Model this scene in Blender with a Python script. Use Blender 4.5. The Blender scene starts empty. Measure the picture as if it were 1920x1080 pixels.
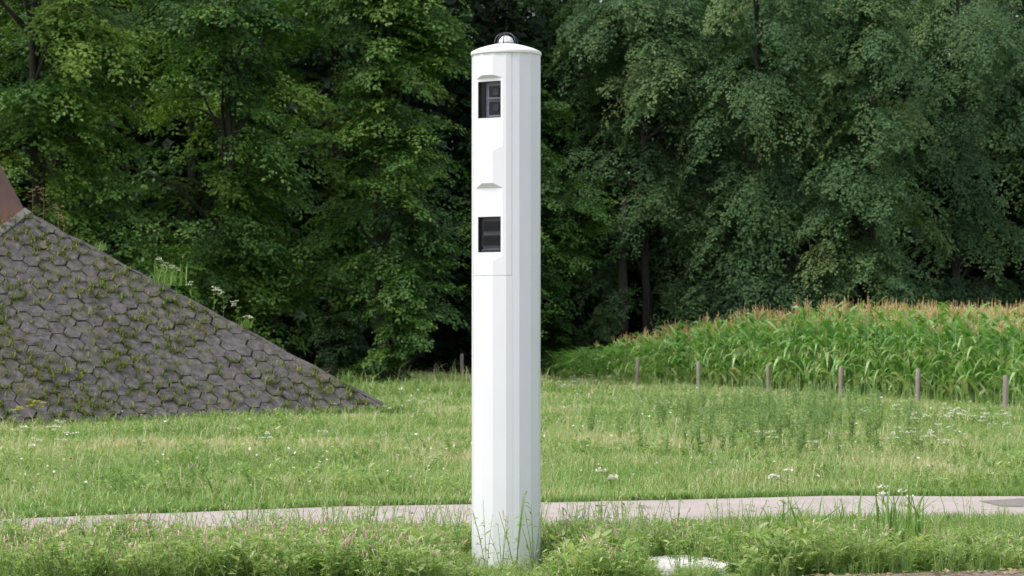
import bpy, bmesh, math, random
import numpy as np
from mathutils import Vector, Matrix

# ------------------------------------------------------------------ camera, sky, sun, exposure
S = bpy.context.scene
CAM_H = 1.36
cd = bpy.data.cameras.new('camera'); cam = bpy.data.objects.new('camera', cd)
S.collection.objects.link(cam); S.camera = cam
cam.location = (0, 0, CAM_H); cam.rotation_euler = (math.radians(90), 0, 0)
cd.sensor_width = 36; cd.lens = 92.7; cd.shift_y = 100 / 1920
cd.clip_start = 0.1; cd.clip_end = 6000
cd.dof.use_dof = True; cd.dof.focus_distance = 16.0; cd.dof.aperture_fstop = 9.0

SUN_EL, SUN_AZ = math.radians(58), math.radians(240)   # azimuth clockwise from +Y: behind the camera, to its left
w = bpy.data.worlds.new('World'); S.world = w; w.use_nodes = True
nt = w.node_tree; nt.nodes.clear()
sky = nt.nodes.new('ShaderNodeTexSky'); sky.sky_type = 'NISHITA'; sky.sun_disc = False
sky.sun_elevation = SUN_EL; sky.sun_rotation = SUN_AZ; sky.air_density = 1.0; sky.dust_density = 3.0
hs = nt.nodes.new('ShaderNodeHueSaturation'); hs.inputs['Saturation'].default_value = 0.45
bg = nt.nodes.new('ShaderNodeBackground'); bg.inputs[1].default_value = 0.15
wo = nt.nodes.new('ShaderNodeOutputWorld')
nt.links.new(sky.outputs[0], hs.inputs['Color']); nt.links.new(hs.outputs[0], bg.inputs[0]); nt.links.new(bg.outputs[0], wo.inputs[0])
sd = bpy.data.lights.new('sun', 'SUN'); sd.energy = 1.2; sd.angle = math.radians(20); sd.color = (1.0, 0.96, 0.9)
so = bpy.data.objects.new('sun', sd); S.collection.objects.link(so)
sdir = Vector((math.sin(SUN_AZ) * math.cos(SUN_EL), math.cos(SUN_AZ) * math.cos(SUN_EL), math.sin(SUN_EL)))
so.rotation_euler = sdir.to_track_quat('Z', 'Y').to_euler(); so.location = (-30, -30, 60)
S.view_settings.view_transform = 'Standard'; S.view_settings.look = 'None'
S.view_settings.exposure = 0.7; S.view_settings.gamma = 1
S.render.engine = 'CYCLES'
S.cycles.max_bounces = 6; S.cycles.diffuse_bounces = 3; S.cycles.transmission_bounces = 4; S.cycles.transparent_max_bounces = 8

rng = np.random.default_rng(7); random.seed(7)
C = S.collection
R = math.radians

# ------------------------------------------------------------------ materials
def newmat(name):
    m = bpy.data.materials.new(name); m.use_nodes = True; m.node_tree.nodes.clear()
    return m, m.node_tree.nodes, m.node_tree.links

def ramp(N, stops):
    r = N.new('ShaderNodeValToRGB'); e = r.color_ramp.elements
    while len(e) < len(stops): e.new(0.5)
    for k, (p, c) in enumerate(stops): e[k].position = p; e[k].color = (*c, 1)
    return r

def leafmat(name, stops, trans=0.3, rough=0.5, spec=0.35, tboost=1.3):
    m, N, L = newmat(name)
    a = N.new('ShaderNodeAttribute'); a.attribute_name = 'tint'
    r = ramp(N, stops); L.new(a.outputs['Fac'], r.inputs[0])
    p = N.new('ShaderNodeBsdfPrincipled'); p.inputs['Roughness'].default_value = rough
    p.inputs['Specular IOR Level'].default_value = spec
    L.new(r.outputs[0], p.inputs['Base Color'])
    o = N.new('ShaderNodeOutputMaterial')
    if trans > 0:
        t = N.new('ShaderNodeBsdfTranslucent')
        g = N.new('ShaderNodeMix'); g.data_type = 'RGBA'; g.blend_type = 'MULTIPLY'; g.inputs[0].default_value = 1
        g.inputs[7].default_value = (tboost, tboost, tboost * 0.55, 1)
        L.new(r.outputs[0], g.inputs[6]); L.new(g.outputs[2], t.inputs[0])
        x = N.new('ShaderNodeMixShader'); x.inputs[0].default_value = trans
        L.new(p.outputs[0], x.inputs[1]); L.new(t.outputs[0], x.inputs[2]); L.new(x.outputs[0], o.inputs[0])
    else:
        L.new(p.outputs[0], o.inputs[0])
    return m

def noisemat(name, stops, scale=5, detail=6, rough=0.8, bump=0.0, bscale=40, spec=0.3, stretch=(1, 1, 1), metal=0.0):
    m, N, L = newmat(name)
    tc = N.new('ShaderNodeTexCoord'); mp = N.new('ShaderNodeMapping'); mp.inputs['Scale'].default_value = stretch
    L.new(tc.outputs['Object'], mp.inputs[0])
    n = N.new('ShaderNodeTexNoise'); n.inputs['Scale'].default_value = scale; n.inputs['Detail'].default_value = detail
    n.inputs['Roughness'].default_value = 0.65
    L.new(mp.outputs[0], n.inputs['Vector'])
    r = ramp(N, stops); L.new(n.outputs[0], r.inputs[0])
    p = N.new('ShaderNodeBsdfPrincipled'); p.inputs['Roughness'].default_value = rough
    p.inputs['Specular IOR Level'].default_value = spec; p.inputs['Metallic'].default_value = metal
    L.new(r.outputs[0], p.inputs['Base Color'])
    if bump:
        n2 = N.new('ShaderNodeTexNoise'); n2.inputs['Scale'].default_value = bscale; n2.inputs['Detail'].default_value = 4
        L.new(mp.outputs[0], n2.inputs['Vector'])
        b = N.new('ShaderNodeBump'); b.inputs['Strength'].default_value = bump; b.inputs['Distance'].default_value = 0.02
        L.new(n2.outputs[0], b.inputs['Height']); L.new(b.outputs[0], p.inputs['Normal'])
    o = N.new('ShaderNodeOutputMaterial'); L.new(p.outputs[0], o.inputs[0])
    return m

M = {}
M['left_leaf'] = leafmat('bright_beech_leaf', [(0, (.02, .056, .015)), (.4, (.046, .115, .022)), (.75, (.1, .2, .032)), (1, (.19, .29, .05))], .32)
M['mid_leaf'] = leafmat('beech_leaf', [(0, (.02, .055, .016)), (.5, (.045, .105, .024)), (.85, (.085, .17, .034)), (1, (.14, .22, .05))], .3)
M['dark_leaf'] = leafmat('dark_hornbeam_leaf', [(0, (.032, .07, .034)), (.5, (.07, .14, .056)), (.85, (.125, .21, .075)), (1, (.18, .24, .09))], .28, .65, .2)  # leaf colours lifted in place of faint haze over the right-hand trees
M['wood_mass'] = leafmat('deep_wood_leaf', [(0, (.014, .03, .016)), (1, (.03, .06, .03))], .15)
M['corn'] = leafmat('maize_leaf', [(0, (.045, .15, .025)), (.4, (.14, .32, .055)), (.7, (.3, .48, .16)), (1, (.56, .58, .33))], .32, .34, .6)
M['tassel'] = leafmat('maize_tassel', [(0, (.46, .3, .12)), (1, (.72, .55, .27))], .2)
M['grass'] = leafmat('meadow_grass_blade', [(0, (.12, .22, .055)), (.35, (.22, .36, .11)), (.68, (.35, .44, .19)), (.88, (.5, .5, .29)), (1, (.62, .54, .38))], .35, .6, .2)
M['jointplant'] = leafmat('joint_plant', [(0, (.09, .15, .03)), (.4, (.2, .26, .05)), (.65, (.3, .3, .09)), (.8, (.32, .2, .1)), (1, (.25, .09, .06))], .3, .6, .2)
M['tallweed'] = leafmat('grey_green_weed', [(0, (.11, .22, .075)), (.5, (.225, .355, .135)), (1, (.38, .48, .23))], .35, .6, .2)
M['yellow'] = leafmat('yellow_flower', [(0, (.5, .5, .08)), (1, (.7, .62, .12))], .3)
M['weed'] = leafmat('weed_leaf', [(0, (.12, .23, .06)), (.5, (.25, .4, .11)), (1, (.45, .54, .24))], .4, .55, .3)
M['pink'] = leafmat('pink_flower', [(0, (.58, .3, .32)), (1, (.84, .66, .62))], .25)
M['white'] = leafmat('white_flower', [(0, (.7, .68, .6)), (1, (.85, .84, .8))], .2)
M['straw'] = leafmat('dry_stem', [(0, (.22, .16, .08)), (1, (.5, .42, .24))], .2)
M['bark'] = noisemat('grey_bark', [(.3, (.03, .026, .022)), (.7, (.075, .066, .058))], 6, 6, .9, .6, 30, .2, (1, 1, .25))
M['post'] = noisemat('weathered_post', [(.3, (.2, .155, .135)), (.7, (.42, .36, .33))], 8, 6, .9, .5, 50, .2, (1, 1, .15))
M['asphalt'] = noisemat('pale_path_asphalt', [(.28, (.32, .275, .245)), (.45, (.43, .375, .34)), (.6, (.46, .405, .37)), (.75, (.53, .475, .44))], 1.6, 12, .9, .35, 90)
M['patch'] = noisemat('dark_asphalt', [(.3, (.18, .165, .16)), (.7, (.29, .262, .25))], 9, 8, .9, .3, 90)
M['soil'] = noisemat('gravelly_soil', [(.3, (.12, .09, .07)), (.55, (.25, .2, .17)), (.75, (.42, .37, .33))], 14, 8, .95, .8, 40)
M['meadow'] = noisemat('meadow_soil', [(.3, (.1, .15, .04)), (.5, (.16, .23, .06)), (.7, (.25, .27, .11))], .6, 9, .95, .6, 9)
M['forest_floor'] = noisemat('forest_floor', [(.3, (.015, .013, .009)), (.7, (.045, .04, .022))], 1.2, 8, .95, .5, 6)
M['paver'] = noisemat('grey_hex_paver', [(.3, (.058, .052, .053)), (.5, (.108, .098, .1)), (.7, (.185, .17, .17))], 9, 12, .9, .8, 45)
def mossy(m):
    N, L = m.node_tree.nodes, m.node_tree.links
    p = next(n for n in N if n.type == 'BSDF_PRINCIPLED'); src = p.inputs['Base Color'].links[0].from_socket
    tc = N.new('ShaderNodeTexCoord'); n = N.new('ShaderNodeTexNoise'); n.inputs['Scale'].default_value = 2.2; n.inputs['Detail'].default_value = 9; n.inputs['Roughness'].default_value = .75
    L.new(tc.outputs['Object'], n.inputs['Vector']); r = ramp(N, [(.52, (0, 0, 0)), (.68, (.6, .6, .6))]); L.new(n.outputs[0], r.inputs[0])
    x = N.new('ShaderNodeMix'); x.data_type = 'RGBA'; x.inputs[7].default_value = (.15, .15, .065, 1)
    L.new(r.outputs[0], x.inputs[0]); L.new(src, x.inputs[6]); L.new(x.outputs[2], p.inputs['Base Color'])
mossy(M['paver'])
M['joint'] = noisemat('paver_joint_soil', [(.3, (.02, .018, .013)), (.6, (.05, .05, .028)), (.75, (.08, .09, .03))], 8, 5, .95)
M['concrete'] = noisemat('pale_concrete', [(.3, (.13, .125, .125)), (.7, (.25, .24, .235))], 5, 8, .85, .3, 60)
M['slab'] = noisemat('white_slab', [(.3, (.62, .6, .56)), (.7, (.78, .76, .73))], 6, 7, .8, .3, 60)
M['rust'] = noisemat('weathering_steel', [(.25, (.08, .05, .042)), (.5, (.17, .1, .085)), (.62, (.24, .11, .08)), (.75, (.42, .1, .05))], 1.1, 7, .7, .15, 30, .4, (1, 1, .35))

def simple(name, col, rough=.4, metal=0, spec=.5):
    m, N, L = newmat(name); p = N.new('ShaderNodeBsdfPrincipled'); o = N.new('ShaderNodeOutputMaterial')
    n = N.new('ShaderNodeTexNoise'); n.inputs['Scale'].default_value = 3.0; n.inputs['Detail'].default_value = 5
    tc = N.new('ShaderNodeTexCoord'); L.new(tc.outputs['Object'], n.inputs['Vector'])
    r = ramp(N, [(.3, tuple(c * .96 for c in col)), (.7, col)]); L.new(n.outputs[0], r.inputs[0]); L.new(r.outputs[0], p.inputs['Base Color'])
    p.inputs['Roughness'].default_value = rough; p.inputs['Metallic'].default_value = metal
    p.inputs['Specular IOR Level'].default_value = spec
    L.new(p.outputs[0], o.inputs[0]); return m
M['paint'] = simple('white_column_paint', (.8, .805, .835), .38)
M['cap_paint'] = simple('ivory_cap_paint', (.8, .79, .76), .45)
M['black'] = simple('black_housing', (.005, .005, .007), .6)
M['module'] = simple('charcoal_module', (.022, .022, .027), .35)
M['bracket'] = simple('grey_bracket', (.5, .5, .52), .4)
M['bezel'] = simple('grey_bezel', (.1, .1, .11), .4)
M['lamp'] = simple('white_lamp_dome', (.8, .8, .78), .25)
M['wire'] = simple('dark_wire', (.05, .05, .07), .4, .3)
def glassmat():
    m, N, L = newmat('window_glass')
    t = N.new('ShaderNodeBsdfTransparent'); t.inputs[0].default_value = (.8, .81, .84, 1)
    g = N.new('ShaderNodeBsdfGlossy'); g.inputs['Roughness'].default_value = .03
    f = N.new('ShaderNodeFresnel'); f.inputs[0].default_value = 1.18
    x = N.new('ShaderNodeMixShader'); o = N.new('ShaderNodeOutputMaterial')
    L.new(f.outputs[0], x.inputs[0]); L.new(t.outputs[0], x.inputs[1]); L.new(g.outputs[0], x.inputs[2]); L.new(x.outputs[0], o.inputs[0])
    return m
M['glass'] = glassmat()

# ------------------------------------------------------------------ helpers
def tag(o, label=None, cat=None, group=None, kind=None):
    if label: o['label'] = label
    if cat: o['category'] = cat
    if group: o['group'] = group
    if kind: o['kind'] = kind
    return o

def link(name, me, parent=None, loc=None):
    o = bpy.data.objects.new(name, me); C.objects.link(o)
    if parent: o.parent = parent
    if loc is not None: o.location = loc
    return o

def empty(name, loc=(0, 0, 0), rz=0):
    o = bpy.data.objects.new(name, None); C.objects.link(o); o.location = loc; o.rotation_euler.z = rz
    o.empty_display_size = .2
    return o

def copy_tree(o, parent=None):
    c = o.copy(); C.objects.link(c); c.parent = parent
    for ch in list(o.children): copy_tree(ch, c)
    return c

class Buf:
    """collects triangles with a tint per vertex and a material index per triangle"""
    def __init__(s): s.V = []; s.T = []; s.t = []; s.m = []; s.n = 0
    def add(s, V, T, tint=0.5, mat=0):
        V = np.asarray(V, float).reshape(-1, 3); T = np.asarray(T, int).reshape(-1, 3)
        s.V.append(V); s.T.append(T + s.n); s.n += len(V)
        s.t.append(np.broadcast_to(np.asarray(tint, float), (len(V),)).copy())
        s.m.append(np.broadcast_to(np.asarray(mat, int), (len(T),)).copy())
    def arrays(s):
        return np.concatenate(s.V), np.concatenate(s.T), np.concatenate(s.t), np.concatenate(s.m)
    def mesh(s, name, mats):
        V, T, t, m = s.arrays()
        me = bpy.data.meshes.new(name)
        me.vertices.add(len(V)); me.vertices.foreach_set('co', V.astype(np.float32).ravel())
        me.loops.add(len(T) * 3); me.loops.foreach_set('vertex_index', T.astype(np.int32).ravel())
        me.polygons.add(len(T)); me.polygons.foreach_set('loop_start', np.arange(0, len(T) * 3, 3, dtype=np.int32))
        for x in mats: me.materials.append(x)
        me.polygons.foreach_set('material_index', m.astype(np.int32))
        a = me.attributes.new('tint', 'FLOAT', 'POINT'); a.data.foreach_set('value', np.clip(t, 0, 1).astype(np.float32))
        me.update(calc_edges=True)
        return me
    def scatter(s, tmpl, pos, rz, sc, dt=0.0, scz=None, tilt=None):
        """copies of a template Buf placed at pos"""
        V, T, t, m = tmpl.arrays(); N = len(pos)
        sc = np.broadcast_to(sc, (N,)); scz = sc if scz is None else np.broadcast_to(scz, (N,))
        dt = np.broadcast_to(dt, (N,))
        c, si = np.cos(rz)[:, None], np.sin(rz)[:, None]
        x = V[None, :, 0] * sc[:, None]; y = V[None, :, 1] * sc[:, None]; z = V[None, :, 2] * scz[:, None]
        X = x * c - y * si; Y = x * si + y * c
        if tilt is not None: X = X + z * tilt[:, :1]; Y = Y + z * tilt[:, 1:]
        P = np.stack([X + pos[:, :1], Y + pos[:, 1:2], z + pos[:, 2:3]], -1)
        TT = T[None] + (np.arange(N) * len(V))[:, None, None]
        s.add(P, TT, (t[None] + dt[:, None]).ravel(), np.tile(m, N))

def norm(v): return v / np.maximum(np.linalg.norm(v, axis=-1, keepdims=True), 1e-9)

def tube(pts, rad, sides=5):
    pts = np.asarray(pts, float); n = len(pts); rad = np.broadcast_to(rad, (n,))
    d = norm(np.gradient(pts, axis=0))
    ref = np.array([0.31, 0.95, 0.05]) if abs(d[0, 2]) > .6 else np.array([0, 0, 1.])
    u = norm(np.cross(d, ref)); v = np.cross(d, u)
    a = np.linspace(0, 2 * np.pi, sides, endpoint=False)
    V = pts[:, None] + rad[:, None, None] * (u[:, None] * np.cos(a)[None, :, None] + v[:, None] * np.sin(a)[None, :, None])
    T = []
    for i in range(n - 1):
        for k in range(sides):
            a0, b0 = i * sides + k, i * sides + (k + 1) % sides
            T += [(a0, b0, b0 + sides), (a0, b0 + sides, a0 + sides)]
    V = V.reshape(-1, 3)
    V = np.vstack([V, pts[-1]]); e = len(V) - 1
    for k in range(sides): T.append(((n - 1) * sides + k, (n - 1) * sides + (k + 1) % sides, e))
    return V, np.array(T)

LEAF4 = (np.array([[0, 0, 0], [.42, .33, .07], [1, 0, -.04], [.42, -.33, .07]]), np.array([[0, 2, 1], [0, 3, 2]]))
LEAF6 = (np.array([[0, 0, 0], [.3, .13, .03], [.7, .11, .03], [1, 0, -.1], [.7, -.11, .03], [.3, -.13, .03], [.5, 0, 0.0]]),
         np.array([[0, 6, 1], [1, 6, 2], [2, 6, 3], [3, 6, 4], [4, 6, 5], [5, 6, 0]]))

def leaves(buf, tmpl, pos, d, up, size, wid=1.0, tint=.5, mat=0):
    V, T = tmpl; N = len(pos)
    d = norm(d); y = norm(np.cross(up, d)); z = np.cross(d, y)
    size = np.broadcast_to(size, (N,))[:, None, None]
    P = pos[:, None] + size * (V[None, :, 0:1] * d[:, None] + wid * V[None, :, 1:2] * y[:, None] + V[None, :, 2:3] * z[:, None])
    TT = T[None] + (np.arange(N) * len(V))[:, None, None]
    buf.add(P, TT, np.repeat(np.broadcast_to(tint, (N,)), len(V)), mat)

_h = np.random.default_rng(99).random((256, 256))
def vnoise(x, y, s):
    x = np.asarray(x) / s + 1000; y = np.asarray(y) / s + 1000
    i, j = np.floor(x).astype(int), np.floor(y).astype(int); f, g = x - i, y - j
    f = f * f * (3 - 2 * f); g = g * g * (3 - 2 * g)
    h = lambda a, b: _h[a % 256, b % 256]
    return (h(i, j) * (1 - f) + h(i + 1, j) * f) * (1 - g) + (h(i, j + 1) * (1 - f) + h(i + 1, j + 1) * f) * g
def fbm(x, y, s): return .55 * vnoise(x, y, s) + .3 * vnoise(x + 31, y + 17, s * .4) + .15 * vnoise(x + 5, y + 71, s * .16)

def bm_obj(name, bm, mats, parent=None, smooth=False):
    me = bpy.data.meshes.new(name); bmesh.ops.recalc_face_normals(bm, faces=bm.faces[:])
    for f in bm.faces: f.smooth = smooth
    bm.to_mesh(me); bm.free()
    for m in (mats if isinstance(mats, (list, tuple)) else [mats]): me.materials.append(m)
    return link(name, me, parent)

def add_prism(bm, poly, z0, z1):
    a = [bm.verts.new((x, y, z0)) for x, y in poly]; b = [bm.verts.new((x, y, z1)) for x, y in poly]
    n = len(poly)
    for i in range(n): bm.faces.new((a[i], a[(i + 1) % n], b[(i + 1) % n], b[i]))
    bm.faces.new(a); bm.faces.new(b)

def add_lathe(bm, prof, seg=64, c=(0, 0)):
    rings = []
    for r, z in prof:
        if r < 1e-6: rings.append([bm.verts.new((c[0], c[1], z))])
        else: rings.append([bm.verts.new((c[0] + r * math.cos(2 * math.pi * k / seg), c[1] + r * math.sin(2 * math.pi * k / seg), z)) for k in range(seg)])
    for p, q in zip(rings, rings[1:]):
        for k in range(seg):
            k2 = (k + 1) % seg
            if len(p) == 1: bm.faces.new((p[0], q[k], q[k2]))
            elif len(q) == 1: bm.faces.new((p[k], p[k2], q[0]))
            else: bm.faces.new((p[k], p[k2], q[k2], q[k]))

# ------------------------------------------------------------------ ground, path, road
def sheet(name, polys, z, m):
    bm = bmesh.new()
    for p in polys: bm.faces.new([bm.verts.new((x, y, z)) for x, y in p])
    bmesh.ops.remove_doubles(bm, verts=bm.verts[:], dist=1e-5)
    return tag(bm_obj(name, bm, m), kind='structure')
def gz(x, y): return -.2 * np.exp(-((np.asarray(x) + 9.0) / 3.4) ** 2 - ((np.asarray(y) - 42.8) / 4.6) ** 2)
gx = [-2500, -300, -60] + list(range(-30, 31)) + [60, 300, 2500]; gy = [-200, -40] + list(range(5, 110)) + [150, 400, 4500]
bm = bmesh.new(); gv = [[bm.verts.new((x, y, float(gz(x, y)))) for x in gx] for y in gy]
for j in range(len(gy) - 1):
    for i in range(len(gx) - 1): bm.faces.new((gv[j][i], gv[j][i + 1], gv[j + 1][i + 1], gv[j + 1][i]))
tag(bm_obj('ground', bm, M['meadow'], None, True), kind='structure')
PX = np.array([-40, -12, -7, -3.9, -2.38, -1.36, 0, .25, 1.6, 2.8, 4.5, 7, 12, 40])
PF = np.array([16.5, 17.6, 18.8, 20.05, 21.0, 21.6, 22.0, 22.1, 22.6, 23.1, 23.0, 22.9, 22.6, 21.5])
def path_far(x): return np.interp(x, PX, PF)
xs = np.concatenate([np.linspace(-40, -10, 8), np.linspace(-9, 9, 60), np.linspace(10, 40, 8)])
fe = path_far(xs) + .03 * np.sin(xs * 3.1) + .02 * np.sin(xs * 7.7)
ne = path_far(xs) - 3.2 + .04 * np.sin(xs * 2.3 + 1)
sheet('path', [[(xs[i], ne[i]), (xs[i + 1], ne[i + 1]), (xs[i + 1], fe[i + 1]), (xs[i], fe[i])] for i in range(len(xs) - 1)], .008, M['asphalt'])
sheet('path_dark_area', [[(4.0, 21.6), (4.6, 21.3), (6.4, 21.5), (6.4, 22.4), (4.5, 22.75), (3.95, 22.3)]], .012, M['patch'])  # darker area at the right of the path
def road_edge(x): return 15.12 + .2 * np.clip(np.asarray(x) - 1, -1, 4)
xr = np.linspace(-30, 30, 121)
EX, EY = [-30, .6, 1.6, 3, 30], [14.2, 14.35, 15.2, 15.62, 15.7]
re_ = np.interp(xr, EX, EY)
sheet('soil_strip', [[(xr[i], re_[i] - .9), (xr[i + 1], re_[i + 1] - .9), (xr[i + 1], re_[i + 1]), (xr[i], re_[i])] for i in range(120)], .006, M['soil'])
sheet('road', [[(xr[i], 6.0), (xr[i + 1], 6.0), (xr[i + 1], re_[i + 1] - .9), (xr[i], re_[i] - .9)] for i in range(120)], .012, M['patch'])
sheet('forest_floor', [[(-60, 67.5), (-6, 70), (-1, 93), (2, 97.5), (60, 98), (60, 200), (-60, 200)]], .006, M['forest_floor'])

# ------------------------------------------------------------------ the camera column
CX, CY, CR = -0.0356, 16.0, 0.2087
def zpx(y): return CAM_H + (640 - y) / 309.0
def pr(th, r=CR):
    """a point on the sixteen sided outline; angle 0 faces the road, positive turns right"""
    k = math.floor(th / 22.5); mid = (k + .5) * 22.5
    q = r * math.cos(R(11.25)) / math.cos(R(th - mid))
    return (q * math.sin(R(th)), -q * math.cos(R(th)))
col = empty('speed_camera_column', (CX, CY, 0))
tag(col, 'tall white many-sided speed camera column with two black windows, standing in the weeds beside the path', 'speed camera')
z_top, z_seam = zpx(103), zpx(518)
D0, D1 = -77.2, 9.7
bm = bmesh.new()
ring = []
for k in range(16):
    th = -90 + k * 22.5
    ring.append(pr(th))
    if abs(th) < 1e-6: ring += [pr(10.6), pr(10.6, CR - .0015), pr(11.1, CR - .0015), pr(11.1)]
add_prism(bm, ring, -.3, z_seam)
back = [pr(D1 + .55)] + [pr(t) for t in np.arange(22.5, 271, 22.5)] + [pr(360 + D0 - .55)] + [pr(360 + D0 - .55, CR - .03), pr(D1 + .55, CR - .03)]
add_prism(bm, back, z_seam, z_top); bmesh.ops.delete(bm, geom=[f for f in bm.faces if len(f.verts) == len(back) and abs(f.calc_center_median().z - z_seam) < 1e-4], context='FACES_ONLY')
inner = [(x * .8, y * .8) for x, y in [pr(t) for t in (-77, -67.5, -45, -22.5, 0, 9.5)]] + [pr(9.7, .06), pr(-77, .06)]
bm_obj('column_body', bm, M['paint'], col)
# the door that carries the windows, with two flat recesses cut into its facets
TA, TB = -61.75, -5.75
full = [(D0, pr(D0)), (-67.5, pr(-67.5)), (TA, pr(TA)), (-45, pr(-45)), (-22.5, pr(-22.5)), (TB, pr(TB)), (-.001, pr(-.001)), (D1, pr(D1))]
P = {k: Vector((p[0], p[1])) for k, p in zip('sfadebgt', [q[1] for q in full])}   # s f a d e b g t
bm = bmesh.new(); vc = {}
def V(k, z, off=None):
    key = (k, round(z, 5))
    if key not in vc: vc[key] = bm.verts.new((P[k].x, P[k].y, z))
    return vc[key]
def quad(k0, k1, z0, z1): bm.faces.new((V(k0, z0), V(k1, z0), V(k1, z1), V(k0, z1)))
rec = [(zpx(146), zpx(151.5), zpx(278), zpx(286), zpx(157), zpx(225)), (zpx(346.5), zpx(355.5), zpx(482), zpx(490.5), zpx(408.5), zpx(474.5))]
lv = [z_top]
for a, b, c, d, _, _ in rec: lv += [a, b, c, d]
lv.append(z_seam + .002)
un = (P['b'] - P['a']).normalized(); chord = (P['b'] - P['a']).length; nrm = Vector((un.y, -un.x))
WX0, WX1 = .072, .93                       # share of the chord that the glass takes
def W(u, z, depth=0.0):
    q = P['a'] + un * (u * chord) - nrm * depth
    return (q.x, q.y, z)
for i in range(len(lv) - 1):
    hi, lo = lv[i], lv[i + 1]; kind = i % 4   # 0 full, 1 wedge down, 2 recess, 3 wedge
    for k0, k1 in (('s', 'f'), ('b', 'g'), ('g', 't')): quad(k0, k1, lo, hi)
    if kind == 0:
        for k0, k1 in (('f', 'a'), ('a', 'd'), ('d', 'e'), ('e', 'b')): quad(k0, k1, lo, hi)
    elif kind == 1:
        quad('f', 'a', lo, hi)
        bm.faces.new((V('a', hi), V('d', hi), V('a', lo))); bm.faces.new((V('d', hi), V('e', hi), V('b', lo), V('a', lo)))
        bm.faces.new((V('e', hi), V('b', hi), V('b', lo)))
    elif kind == 3:
        quad('f', 'a', lo, hi)
        bm.faces.new((V('a', lo), V('d', lo), V('a', hi))); bm.faces.new((V('d', lo), V('e', lo), V('b', hi), V('a', hi)))
        bm.faces.new((V('e', lo), V('b', lo), V('b', hi)))
    else:
        quad('f', 'a', lo, hi)
        wz1, wz0 = rec[(i - 2) // 4][4], rec[(i - 2) // 4][5]
        o = [V('a', lo), V('b', lo), V('b', hi), V('a', hi)]
        n_ = [bm.verts.new(W(u, z)) for u, z in ((WX0, wz0), (WX1, wz0), (WX1, wz1), (WX0, wz1))]
        dp = [bm.verts.new(W(u, z, .008)) for u, z in ((WX0, wz0), (WX1, wz0), (WX1, wz1), (WX0, wz1))]
        for k in range(4):
            bm.faces.new((o[k], o[(k + 1) % 4], n_[(k + 1) % 4], n_[k])); bm.faces.new((n_[k], n_[(k + 1) % 4], dp[(k + 1) % 4], dp[k]))
# edges of the door turned inwards
for z in (lv[0], lv[-1]):
    inn = {k: bm.verts.new((P[k].x * .84, P[k].y * .84, z)) for k in 'sfadebgt'}
    for k0, k1 in zip('sfadebg', 'fadebgt'): bm.faces.new((V(k0, z), V(k1, z), inn[k1], inn[k0]))
for k in 'st':
    q = [bm.verts.new((P[k].x, P[k].y, lv[0])), bm.verts.new((P[k].x, P[k].y, lv[-1])), bm.verts.new((P[k].x * .84, P[k].y * .84, lv[-1])), bm.verts.new((P[k].x * .84, P[k].y * .84, lv[0]))]
    bm.faces.new(q)
me = bpy.data.meshes.new('access_door')
for f in bm.faces: f.smooth = False
bm.normal_update(); bm.to_mesh(me); bm.free(); me.materials.append(M['paint'])
link('access_door', me, col)

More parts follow.
